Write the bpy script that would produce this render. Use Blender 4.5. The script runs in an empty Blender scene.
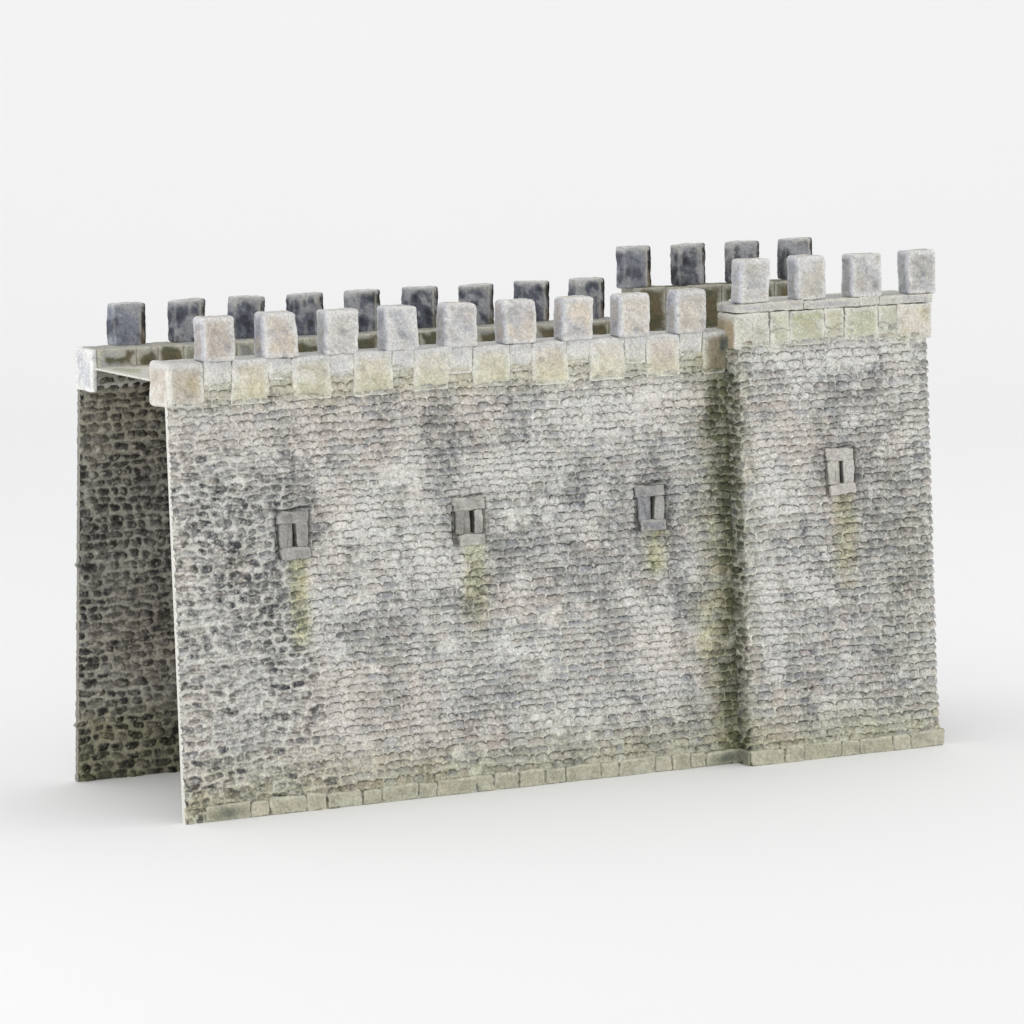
import bpy, math
import numpy as np
from mathutils import Matrix, Vector

scene = bpy.context.scene
COL = scene.collection

# ---------------------------------------------------------------- dimensions (metres)
H = 8.0            # top of the low parapet
HB = 7.235         # underside of the big parapet blocks
BAT = 0.4855       # batter of the curtain wall
DEP = 3.79         # depth front parapet face -> back parapet face
PT = 0.75          # parapet thickness
ZW = 7.68          # wall walk level
L1, L2 = 11.31, 15.60
TD, TDB, TH = 0.41, 0.919, 8.52   # tower projection at top, at base, tower parapet top
MH, MW, MT = 0.78, 0.655, 0.40     # merlon height, width, thickness

# ---------------------------------------------------------------- numeric helpers
def S(r, g, b):
    c = np.array([r, g, b], float) / 255.0
    return np.where(c <= 0.04045, c / 12.92, ((c + 0.055) / 1.055) ** 2.4)

_tab = {}
def _table(seed):
    if seed not in _tab:
        _tab[seed] = np.random.default_rng(seed).random((64, 64, 16))
    return _tab[seed]

def noise2(x, y, seed=0, layer=0):
    t = _table(seed)[:, :, layer % 16]
    xi = np.floor(x).astype(int); yi = np.floor(y).astype(int)
    fx = x - xi; fy = y - yi
    fx = fx * fx * (3 - 2 * fx); fy = fy * fy * (3 - 2 * fy)
    a = t[xi % 64, yi % 64]; b = t[(xi + 1) % 64, yi % 64]
    c = t[xi % 64, (yi + 1) % 64]; d = t[(xi + 1) % 64, (yi + 1) % 64]
    return (a * (1 - fx) + b * fx) * (1 - fy) + (c * (1 - fx) + d * fx) * fy

def fbm(x, y, seed=0, octv=4, gain=0.5):
    s = 0; a = 1; n = 0
    for i in range(octv):
        s = s + a * noise2(x * 2 ** i + i * 7.31, y * 2 ** i + i * 3.17, seed, i)
        n += a; a *= gain
    return s / n          # 0..1

def n3(P, sc, seed=0, octv=3):
    x, y, z = P[..., 0] * sc, P[..., 1] * sc, P[..., 2] * sc
    return (fbm(x + 0.37 * z, y + 0.53 * z + 11, seed, octv) + fbm(y + 0.31 * x + 5, z + 0.41 * x, seed + 1, octv)
            + fbm(z + 0.27 * y, x + 0.19 * y + 3, seed + 2, octv)) / 3

def ss(a, b, x):
    t = np.clip((x - a) / (b - a), 0, 1)
    return t * t * (3 - 2 * t)

def mix(a, b, t):
    return a + (b - a) * t[..., None]

# ---------------------------------------------------------------- mesh accumulator
class Acc:
    def __init__(self):
        self.v, self.f, self.c, self.n = [], [], [], 0
    def grid(self, P, C, flip=False):
        r, c = P.shape[:2]
        idx = np.arange(r * c).reshape(r, c) + self.n
        q = np.stack([idx[:-1, :-1], idx[:-1, 1:], idx[1:, 1:], idx[1:, :-1]], -1).reshape(-1, 4)
        if flip: q = q[:, ::-1]
        self.v.append(P.reshape(-1, 3)); self.f.append(q)
        C = np.broadcast_to(C, P.shape)
        self.c.append(C.reshape(-1, 3)); self.n += r * c
    def build(self, name, mat, parent=None, label=None, gain=1.06):
        v = np.concatenate(self.v); f = np.concatenate(self.f); c = np.concatenate(self.c)
        me = bpy.data.meshes.new(name)
        me.vertices.add(len(v)); me.vertices.foreach_set('co', v.astype(np.float32).ravel())
        me.loops.add(len(f) * 4); me.loops.foreach_set('vertex_index', f.astype(np.int32).ravel())
        me.polygons.add(len(f)); me.polygons.foreach_set('loop_start', np.arange(0, len(f) * 4, 4, dtype=np.int32))
        me.polygons.foreach_set('use_smooth', np.ones(len(f), bool))
        me.update(calc_edges=True)
        at = me.color_attributes.new('stone_tint', 'FLOAT_COLOR', 'POINT')
        at.data.foreach_set('color', np.concatenate([np.clip(c * gain, 0.005, 0.9), np.ones((len(c), 1))], 1).astype(np.float32).ravel())
        me.materials.append(mat)
        me.validate()
        o = bpy.data.objects.new(name, me); COL.objects.link(o)
        if parent: o.parent = parent
        if label: o['label'] = label
        return o

def rbox(acc, b, r, res, fn, skew=None):
    """rounded box b=(x0,x1,y0,y1,z0,z1); fn(P,N,b)->(displacement,colour)."""
    x0, x1, y0, y1, z0, z1 = b
    lo = np.array([x0, y0, z0]); hi = np.array([x1, y1, z1])
    def lin(a, c):
        n = max(2, int(round((c - a) / res)) + 1)
        t = np.linspace(a, c, n)
        if n > 4 and res > r * .6:     # pull samples toward the rounded edges
            t[1] = a + r * 0.5; t[-2] = c - r * 0.5
        return t
    ax = [lin(x0, x1), lin(y0, y1), lin(z0, z1)]
    for d in range(3):
        u, w = [(1, 2), (2, 0), (0, 1)][d]
        for side in (0, 1):
            U, W = np.meshgrid(ax[u], ax[w], indexing='ij')
            P = np.zeros(U.shape + (3,))
            P[..., u] = U; P[..., w] = W; P[..., d] = (lo, hi)[side][d]
            rr = np.minimum(r, (hi - lo) / 2 * 0.98)
            Q = np.clip(P, lo + rr, hi - rr)
            D = P - Q
            N = D / np.maximum(np.linalg.norm(D, axis=-1, keepdims=True), 1e-9)
            B = Q + N * rr
            h, C = fn(B, N, b)
            B = B + N * h[..., None]
            if skew is not None: B = skew(B)
            acc.grid(B, C, flip=(side == 0))

# ---------------------------------------------------------------- material
def stone_material(name, bump=0.35, rough=0.92, satv=.80):
    m = bpy.data.materials.new(name); m.use_nodes = True
    nt = m.node_tree; N = nt.nodes; L = nt.links; N.clear()
    out = N.new('ShaderNodeOutputMaterial'); bs = N.new('ShaderNodeBsdfPrincipled')
    L.new(bs.outputs[0], out.inputs[0])
    at = N.new('ShaderNodeAttribute'); at.attribute_name = 'stone_tint'
    tc = N.new('ShaderNodeTexCoord')
    def nz(sc, det, ro):
        n = N.new('ShaderNodeTexNoise'); n.inputs['Scale'].default_value = sc
        n.inputs['Detail'].default_value = det; n.inputs['Roughness'].default_value = ro
        L.new(tc.outputs['Object'], n.inputs['Vector']); return n
    a = nz(26, 5, 0.72)
    mr = N.new('ShaderNodeMapRange'); mr.inputs['From Min'].default_value = 0.28; mr.inputs['From Max'].default_value = 0.72
    mr.inputs['To Min'].default_value = 0.62; mr.inputs['To Max'].default_value = 1.36
    L.new(a.outputs['Fac'], mr.inputs['Value'])
    mul = N.new('ShaderNodeVectorMath'); mul.operation = 'SCALE'
    L.new(at.outputs['Color'], mul.inputs[0]); L.new(mr.outputs[0], mul.inputs['Scale'])
    # faint colour speckle (lichen, iron) at small scale
    b = nz(9, 4, 0.6)
    hs = N.new('ShaderNodeMix'); hs.data_type = 'RGBA'; hs.blend_type = 'MULTIPLY'; hs.inputs['Factor'].default_value = 1
    rp = N.new('ShaderNodeValToRGB')
    rp.color_ramp.elements[0].position = 0.36; rp.color_ramp.elements[0].color = (0.98, 0.99, 1.02, 1)
    rp.color_ramp.elements[1].position = 0.64; rp.color_ramp.elements[1].color = (1.02, 1.0, 0.975, 1)
    L.new(b.outputs['Fac'], rp.inputs[0])
    L.new(mul.outputs[0], hs.inputs['A']); L.new(rp.outputs[0], hs.inputs['B'])
    sat = N.new('ShaderNodeHueSaturation'); sat.inputs['Saturation'].default_value = satv
    L.new(hs.outputs['Result'], sat.inputs['Color']); L.new(sat.outputs[0], bs.inputs['Base Color'])
    bs.inputs['Roughness'].default_value = rough
    bs.inputs['Specular IOR Level'].default_value = 0.25
    c = nz(38, 5, 0.7)
    bp = N.new('ShaderNodeBump'); bp.inputs['Strength'].default_value = bump; bp.inputs['Distance'].default_value = 0.02
    L.new(c.outputs['Fac'], bp.inputs['Height']); L.new(bp.outputs[0], bs.inputs['Normal'])
    return m

M_RUBBLE = stone_material('weathered_rubble', 0.35)
M_BLOCK = stone_material('dressed_limestone', 0.25)

# ---------------------------------------------------------------- rubble masonry field
PAL = np.array([S(178, 175, 168), S(184, 177, 167), S(172, 172, 171), S(194, 192, 186), S(160, 161, 165),
                S(177, 173, 166), S(182, 171, 163), S(170, 169, 160)])
DARKP = np.array([S(94, 98, 110), S(84, 86, 93), S(112, 114, 119), S(108, 107, 101), S(132, 126, 120)])
MORTAR = S(217, 217, 209)

def gauss(x, z, spots):
    s = np.zeros_like(x)
    for (cx, cz, rx, rz, ang, amp) in spots:
        a = math.radians(ang); dx = x - cx; dz = z - cz
        u = (dx * math.cos(a) + dz * math.sin(a)) / rx; v = (-dx * math.sin(a) + dz * math.cos(a)) / rz
        s = s + amp * np.exp(-(u * u + v * v))
    return s

def rubble(X, Z, seed, cob, dark, light, green, course=0.142, zmax=8.9, xmin=-1.5, xmax=16.5, bold=1.0, deep=0.0):
    """height (m) and colour of coursed rubble at wall coordinates X,Z."""
    rng = np.random.default_rng(seed)
    wz = Z + .09 * cob * (fbm(X * 1.7, Z * 1.9, seed + 30, 2) - .5) + 0.10 * (fbm(X * 0.55, Z * 0.8, seed + 1, 3) - .5) + (0.05 + 0.03 * cob) * (fbm(X * 4, Z * 4, seed + 2, 2) - .5)
    wx = X + 0.07 * (fbm(X * 4.5, Z * 5.5, seed + 3, 2) - .5)
    hs = course * rng.uniform(0.78, 1.25, int((zmax + 1) / course) + 6)
    zb = np.cumsum(hs) - 0.5
    row = np.clip(np.searchsorted(zb, wz) - 1, 0, len(zb) - 2)
    nst = int((xmax - xmin) / 0.26) + 8
    W = course / .142 * (1.16 - .16 * (deep > 0)) * rng.choice([0.17, 0.23, 0.27, 0.33], size=(len(zb), nst), p=[.25, .3, .3, .15]) * rng.uniform(0.85, 1.15, (len(zb), nst))
    XB = np.cumsum(W, 1) + xmin - rng.uniform(0, 0.4, (len(zb), 1))
    # flattened search
    big = 1000.0
    flat = (XB + np.arange(len(zb))[:, None] * big).ravel()
    k = np.searchsorted(flat, wx + row * big) - 1
    col = np.clip(k - row * nst, 0, nst - 2)
    sid = row * nst + col
    n = len(zb) * nst
    R = rng.random((n, 14))
    x0 = XB[row, col]; x1 = XB[row, col + 1]
    z0 = zb[row]; z1 = zb[row + 1]
    hw, hh = (x1 - x0) / 2, (z1 - z0) / 2
    r = R[sid]
    gap = 0.006 + 0.008 * r[..., 0] + cob * (0.007 + 0.013 * r[..., 1] - .003 * (deep > 0))
    cx = (x0 + x1) / 2 + (r[..., 2] - .5) * 0.03; cz = (z0 + z1) / 2 + (r[..., 3] - .5) * (0.012 + .05 * cob)
    a = np.maximum(hw - gap, 0.02); bb = np.maximum(hh * (1 - .12 * r[..., 4]) - gap * .75, 0.02)
    tilt = (r[..., 5] - .5) * (0.12 + .28 * cob)
    du = (wx - cx); dv = (wz - cz) + tilt * du
    u = np.abs(du) / a; v = np.abs(dv) / bb
    up = dv > 0
    pu = 3.9 - 1.6 * cob
    q = np.where(up, 2.6 - .3 * cob, 4.0 - 1.6 * cob)
    rad = (u ** pu + v ** q) ** (1 / np.where(up, 2.5, 3.2))
    rad = rad + (0.38 + .48 * cob) * (fbm(X * 12, Z * 15, seed + 4, 4, .65) - .5)
    inside = 1 - ss(0.86, 1.06, rad)
    # patches where lime covers the faces
    cover = ss(0.63, 0.76, fbm(X * 1.9, Z * 2.6, seed + 5, 4)) * (1 - 0.5 * cob)
    exist = 1 - 0.85 * cover * (r[..., 6] > 0.35)
    dome = np.sqrt(np.clip(1 - rad * rad * .9, 0, 1))
    h = inside * exist * (0.010 + 0.028 * dome * (.55 + .9 * r[..., 7])) * (1 + .6 * cob)
    h = h - inside * exist * 0.012 * np.clip(dv / bb, -1, 1) * (1 - cob)          # faces lean out at the foot
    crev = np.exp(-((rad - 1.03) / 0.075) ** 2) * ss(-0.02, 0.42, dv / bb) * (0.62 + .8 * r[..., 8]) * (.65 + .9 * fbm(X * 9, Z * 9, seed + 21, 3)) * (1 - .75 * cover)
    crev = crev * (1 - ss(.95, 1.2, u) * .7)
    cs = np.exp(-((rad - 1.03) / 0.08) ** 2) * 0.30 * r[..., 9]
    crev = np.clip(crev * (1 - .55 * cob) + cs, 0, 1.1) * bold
    h = h - 0.032 * crev
    rough = fbm(X * 22, Z * 22, seed + 6, 3) - .5
    h = h + 0.020 * rough + 0.02 * (fbm(X * 3, Z * 3, seed + 7, 2) - .5)
    # ---- colour
    D = np.clip(gauss(X, Z, dark) * (.55 + .9 * fbm(X * 2.2, Z * 2.2, seed + 8, 4)), 0, 1.2)
    Lg = np.clip(1.25 * gauss(X, Z, light) * (.4 + 1.2 * fbm(X * 2.6, Z * 2.6, seed + 9, 4)), 0, 1)
    D = D + .45 * ss(.52, .72, fbm(X * 0.9 + 3, Z * 1.1, seed + 10, 5)) * (1 - .5 * cob)
    rag = .55 * (fbm(X * 4.2 + .8 * Z, Z * 3.4, seed + 36, 5, .68) - .5) + .75 * (fbm(X * 11 + Z, Z * 10, seed + 46, 4, .75) - .5)
    D = ss(.16, .68, .85 * D + 2.0 * rag) * .78
    Lg = .85 * ss(.34, .62, .95 * Lg + 1.1 * (fbm(X * 13, Z * 12, seed + 47, 3, .75) - .5) + 1.4 * (fbm(X * 5.5 + 1.5 * Z + 3, Z * 2.2, seed + 37, 5, .68) - .5))
    D = np.clip(D + .55 * ss(.55, .75, fbm(X * 2.6 + .25 * Z, Z * .45, seed + 33, 4)), 0, 1)
    Lg = np.clip(Lg + .6 * ss(.56, .74, fbm(X * 3.1 - .3 * Z + 7, Z * .55, seed + 34, 4)), 0, 1)
    pal = PAL[(r[..., 10] * len(PAL)).astype(int)]
    dpl = DARKP[(r[..., 11] * len(DARKP)).astype(int)] * (1 - .22 * cob)[..., None]
    isd = np.clip(ss(-.1, .35, (D * .60 + cob * .55 + .5 * cob * (fbm(X * 1.1, Z * 1.1, seed + 31, 3) - .5)) + .18 * (deep > 0) - r[..., 12]), 0, 1)
    isd = isd * (.80 + .45 * fbm(X * 11, Z * 11, seed + 32, 3))
    sc0 = 1
    sc = mix(pal, dpl, isd * (0.42 + .5 * cob))
    sc = sc * ((0.86 + .28 * r[..., 13]) * (.87 + .10 * cob))[..., None] * np.array([.985, .995, .99])
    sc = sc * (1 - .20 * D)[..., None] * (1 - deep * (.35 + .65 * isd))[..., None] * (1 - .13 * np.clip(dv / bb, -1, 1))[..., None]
    sc = mix(sc, sc * np.array([.80, .82, .88]), D * .8)
    mo = MORTAR * (1 - .30 * D * (1 - .5 * cob))[..., None] * (0.80 + .34 * fbm(X * 9, Z * 9, seed + 11, 3))[..., None]
    C = mix(mo, sc, np.clip(inside * exist, 0, 1) * (.90 + .10 * cob) * (1 - (1 - cob) * .60 * ss(.1, -.95, dv / bb)))
    # crusts of pale lime and of dark growth, irregular
    cr1 = ss(.54, .72, fbm(X * 6, Z * 8, seed + 12, 4, .62)); cr2 = ss(.56, .74, fbm(X * 7 + 9, Z * 9, seed + 13, 4, .62))
    C = mix(C, np.broadcast_to(S(214, 213, 207), C.shape), np.clip(cr1 * (.42 - .1 * D) + Lg * .75, 0, .85) * (1 - .35 * isd * cob))
    C = mix(C, np.broadcast_to(S(104, 106, 110), C.shape), np.clip(cr2 * (.12 + .42 * D), 0, .7))
    C = C * (1 - np.clip(crev, 0, 1) * .80)[..., None]              # shadow arcs over the stones, painted into the joint colour
    sp = fbm(X * 26, Z * 32, seed + 14, 3, .8)
    C = C * (0.70 + .60 * sp)[..., None]
    rg = fbm(X * 10 + 4, Z * 13, seed + 38, 4, .75)
    C = C * (1 - cob * (.40 - .25 * (deep > 0)) * ss(.54, .64, rg))[..., None]
    C = mix(C, np.broadcast_to(S(208, 206, 196) * (1 - .45 * deep), C.shape), cob * (.50 - .25 * (deep > 0)) * ss(.47, .37, rg))
    C = mix(C, C * .45, ss(.60, .72, fbm(X * 17 + 5, Z * 21, seed + 15, 3, .7)) * (.55 + .3 * D))
    C = mix(C, np.broadcast_to(S(216, 215, 209), C.shape), ss(.60, .74, fbm(X * 19 + 1, Z * 16, seed + 16, 3, .7)) * .55)
    # cobbles darker towards their upper arris
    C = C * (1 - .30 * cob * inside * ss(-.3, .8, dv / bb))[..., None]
    # ---- growth stains
    for (kind, msk) in green:
        g = np.clip(msk, 0, 1)
        if kind != 'moss': g = np.clip(g * (.62 + .55 * r[..., 9] * (kind != 'lime') + .2 * (kind == 'lime')) * (.72 + .6 * fbm(X * 8, Z * 7, seed + 39, 3)), 0, 1)
        if kind == 'moss':
            g = np.clip(g * (.45 + 1.1 * np.clip(inside, 0, 1) * r[..., 9]) * (.5 + 1.0 * fbm(X * 9, Z * 9, seed + 35, 3)) + .35 * g * crev, 0, 1)
            C = C * (1 - g[..., None] * (1 - np.array([.32, .345, .25])))
        elif kind == 'olive':
            C = C * (1 - g[..., None] * (1 - np.array([.90, .90, .76])))
        elif kind == 'yellow':
            C = mix(C, C * np.array([.97, .97, .74]), g)
        elif kind == 'pink':
            C = mix(C, C * np.array([1.03, .98, .95]), g)
        elif kind == 'lime':
            C = mix(C, np.broadcast_to(S(200, 199, 180), C.shape) * (.8 + .4 * fbm(X * 12, Z * 12, 50, 3))[..., None], g * (.35 + .6 * (fbm(X * 7, Z * 9, 58, 3) > .47)) * (1 - .8 * np.clip(crev, 0, 1)))
        elif kind == 'soot':
            C = C * (1 - g[..., None] * .6)
    return h, C

# ---------------------------------------------------------------- block colouring
def block_fn(centre, gray=.22, ragged=0.0, edge=S(214, 213, 207), rnd=0, edge_w=0.07, stain_shade=None, amp=0.010, face=-1, strength=1.0, blotch=S(160, 162, 166), grad=None):
    def fn(P, N, b):
        lo = np.array([b[0], b[2], b[4]]); hi = np.array([b[1], b[3], b[5]])
        size = hi - lo
        d = np.minimum(P - lo, hi - P)
        ds = np.sort(d, -1)
        ed = ds[..., 1] + 0.05 * (n3(P, 5, rnd + 20) - .5)     # distance to the nearest arris
        ctr = ss(0.2 * edge_w, 1.9 * edge_w, ed)
        n = n3(P + rnd * 3.1, 2.2, rnd % 7, 4)
        gm_ = centre.mean()
        cc = mix(np.broadcast_to(centre * (1 - gray) + gm_ * gray, P.shape), np.broadcast_to(blotch, P.shape), ss(.46, .60, n) * .8)
        C = mix(np.broadcast_to(edge, P.shape), cc, ctr * strength)
        g = n3(P + rnd, 9, rnd % 5 + 3, 4)
        C = C * (.70 + .60 * g)[..., None]
        C = mix(C, np.broadcast_to(edge, P.shape), ss(.54, .66, n3(P + rnd * .7, 4.5, rnd % 6 + 2, 4)) * .6)
        C = mix(C, C * .62, ss(.56, .66, n3(P + rnd * .9, 11, rnd % 4 + 5, 4)) * .5)
        if stain_shade is not None: C = stain_shade(P, N, b, C)
        bite = ragged * ss(.16, .02, P[..., 2] - b[4] + .13 * (fbm(P[..., 0] * 8, P[..., 2] * 8, rnd + 40, 3) - .5)) * ss(.2, .7, -N[..., 1])
        h = -bite + amp * 2.2 * (n3(P + rnd * 1.7, 3.2, rnd % 9 + 1, 2) - .5) + amp * 1.3 * (g - .5) + amp * .6 * (n3(P, 26, 2, 2) - .5)
        return h, C
    return fn

def wobble(rnd, b, amt):
    """each stone a little out of square"""
    rr = np.random.default_rng(rnd); k = rr.uniform(-amt, amt, 8); ph = rr.uniform(0, 6, 6)
    lo = np.array([b[0], b[2], b[4]]); sz = np.array([b[1] - b[0], b[3] - b[2], b[5] - b[4]])
    def sk(P):
        t = (P - lo) / sz - .5; Q = P.copy()
        Q[..., 0] += k[0] * t[..., 2] + k[1] * t[..., 1] * t[..., 2] * 2 + k[2] * np.sign(t[..., 0]) * (.25 - t[..., 2] ** 2) * 1.4
        Q[..., 1] += k[3] * t[..., 0] + k[4] * t[..., 2]
        Q[..., 0] += amt * 1.1 * (fbm(P[..., 2] * 5.5 + ph[0] * 9, np.sign(t[..., 0]) * 3 + 10, 88, 3, .6) - .5) * 1.6
        Q[..., 2] += amt * .9 * (fbm(P[..., 0] * 5.5 + ph[2] * 9, P[..., 1] * 3 + 10, 89, 3, .6) - .5) * (t[..., 2] > -.45)
        Q[..., 2] += (k[5] * t[..., 0] + k[6] * np.abs(t[..., 0])) * (t[..., 2] > -.45)
        return Q
    return sk

# ================================================================= the model
root = bpy.data.objects.new('castle_wall', None); COL.objects.link(root)
root['label'] = 'weathered grey stone castle wall with square battlements and a raised tower at its right end'
root['category'] = 'castle wall'; root['kind'] = 'thing'

# ---- curtain wall, front -----------------------------------------------------
DARK = [(7.3, 4.7, 1.6, .22, 38, .9), (4.9, 6.75, 1.1, .2, -22, .9), (1.9, 5.7, .9, .25, 25, .8), (2.0, 3.9, .3, .9, 0, .8), (2.2, 6.0, .8, .5, 20, .8), (2.0, 5.45, 1.0, .35, 25, .8), (1.1, 4.5, .9, .5, 60, .8), (.6, 5.3, .6, .35, 0, .6),
        (1.8, 3.8, .9, .6, 50, .7), (1.4, 3.1, .7, .4, 0, .6), (4.4, 7.0, .8, .3, -20, .7), (5.3, 6.6, .9, .25, -20, .7),
        (5.1, 5.9, .6, .5, 60, .6), (7.3, 5.0, 1.3, .35, 35, .8), (6.8, 4.3, 1.5, .35, 30, .8), (7.9, 4.4, 1.1, .6, 0, .55),
        (8.9, 3.9, 1.0, .7, 30, .7), (10.5, 4.2, .8, 1.0, 0, .7), (10.2, 3.2, .7, .5, 0, .6), (10.9, 5.6, .5, 1.0, 10, .7),
        (9.4, 5.3, .5, .7, 0, .6), (4.3, 2.9, .9, .4, 0, .35), (3.7, 3.3, .4, .4, 0, .4), (7.1, 1.8, 1.4, .35, 0, .4), (5.6, 1.5, .9, .3, 0, .4),
        (8.2, 5.6, 1.2, .3, 15, .4), (6.0, 3.6, 1.2, .4, 0, .3), (8.9, 5.0, .4, .5, 0, .6)]
LIGHT = [(3.25, 5.45, .85, .13, -52, 1.3), (2.72, 3.5, 1.0, .11, -80, 1.4), (3.0, 2.2, .9, .14, -76, 1.4), (1.05, 3.1, .9, .2, -70, 1.0), (9.45, 2.6, .9, .13, -62, 1.3),
         (9.9, 1.6, .6, .13, -78, 1.0), (6.4, 5.75, .8, .16, 24, 1.1), (7.9, 4.65, .6, .13, -35, 1.1), (5.3, 3.9, .7, .12, -30, .8), (1.5, 6.3, .9, .2, -20, .9),
         (.6, 6.8, .7, .5, 0, .9), (1.6, 6.6, .6, .4, 0, .5), (2.95, 5.9, .22, .8, 8, .9), (3.6, 5.1, .35, .6, -35, .9), (2.66, 3.6, .14, .9, -6, 1.0),
         (3.05, 2.3, .28, 1.1, -8, 1.0), (1.0, 2.9, .3, .6, 15, 1.0), (6.5, 5.7, .8, .4, 20, .9), (7.8, 4.75, .8, .3, -20, .8), (8.6, 6.6, 1.6, .5, 0, .55),
         (5.2, 4.1, .8, .5, 0, .5), (9.5, 2.5, .35, .8, -15, .8), (9.9, 1.7, .3, .6, 0, .6), (7.9, 1.2, 1.5, .3, 0, .6), (2.2, .95, .9, .3, 0, .6),
         (4.6, 4.3, .5, .5, 0, .5), (6.9, 2.5, 1.5, .25, 0, .4), (10.2, 6.9, .7, .4, 0, .5), (4.4, 6.0, .5, .4, 0, .3), (9.9, 3.9, .25, .3, 0, .6)]
SLITS = [dict(x=2.35, z=4.875), dict(x=5.86, z=4.865), dict(x=9.63, z=4.85), dict(x=13.51, z=5.30)]

def slit_shape(X, Z, h, C):
    for s in SLITS:
        dx = X - s['x']; dz = Z - s['z']
        rec = (1 - ss(.315, .335, np.abs(dx))) * (1 - ss(.405, .425, np.abs(dz)))
        h = h * (1 - rec) - 0.10 * rec
        hole = (1 - ss(.20, .225, np.abs(dx + .0))) * (1 - ss(.235, .25, np.abs(dz)))
        h = h - .22 * hole
        # open cracks round the frame, strongest on the left and over the lintel
        cL = np.exp(-((dx + .355) / .022) ** 2) * (1 - ss(.36, .46, np.abs(dz + .02))) * (.7 + .6 * fbm(X * 9, Z * 9, 5, 2))
        cT = np.exp(-((dz - .455 - .02 * np.sin(dx * 9)) / .020) ** 2) * (1 - ss(.25, .40, np.abs(dx + .05)))
        cR = np.exp(-((dx - .36) / .02) ** 2) * (1 - ss(.1, .35, np.abs(dz + .12))) * .5
        ck = np.clip(cL + cT + cR, 0, 1)
        h = h - .05 * ck
        C = C * (1 - .6 * ck)[..., None]
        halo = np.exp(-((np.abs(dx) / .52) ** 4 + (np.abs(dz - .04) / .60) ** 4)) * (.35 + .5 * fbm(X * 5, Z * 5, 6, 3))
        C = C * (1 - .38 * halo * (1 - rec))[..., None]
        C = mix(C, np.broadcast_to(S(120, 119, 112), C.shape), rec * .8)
    return h, C

def streak(X, Z, s, length, w=.17, seed=0):
    dx = X - s['x'] - .04 - .05 * (fbm(X * 0 + 3, Z * 2.2, seed, 2) - .5) ; dz = s['z'] - .40 - Z
    return np.exp(-(np.abs(dx) / (w * 1.45)) ** 2.5) * ss(-.02, .05, dz) * (1 - ss(length * .55, length, dz)) * (.45 + 1.2 * fbm(X * 5, Z * 4, 31, 4))

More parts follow.
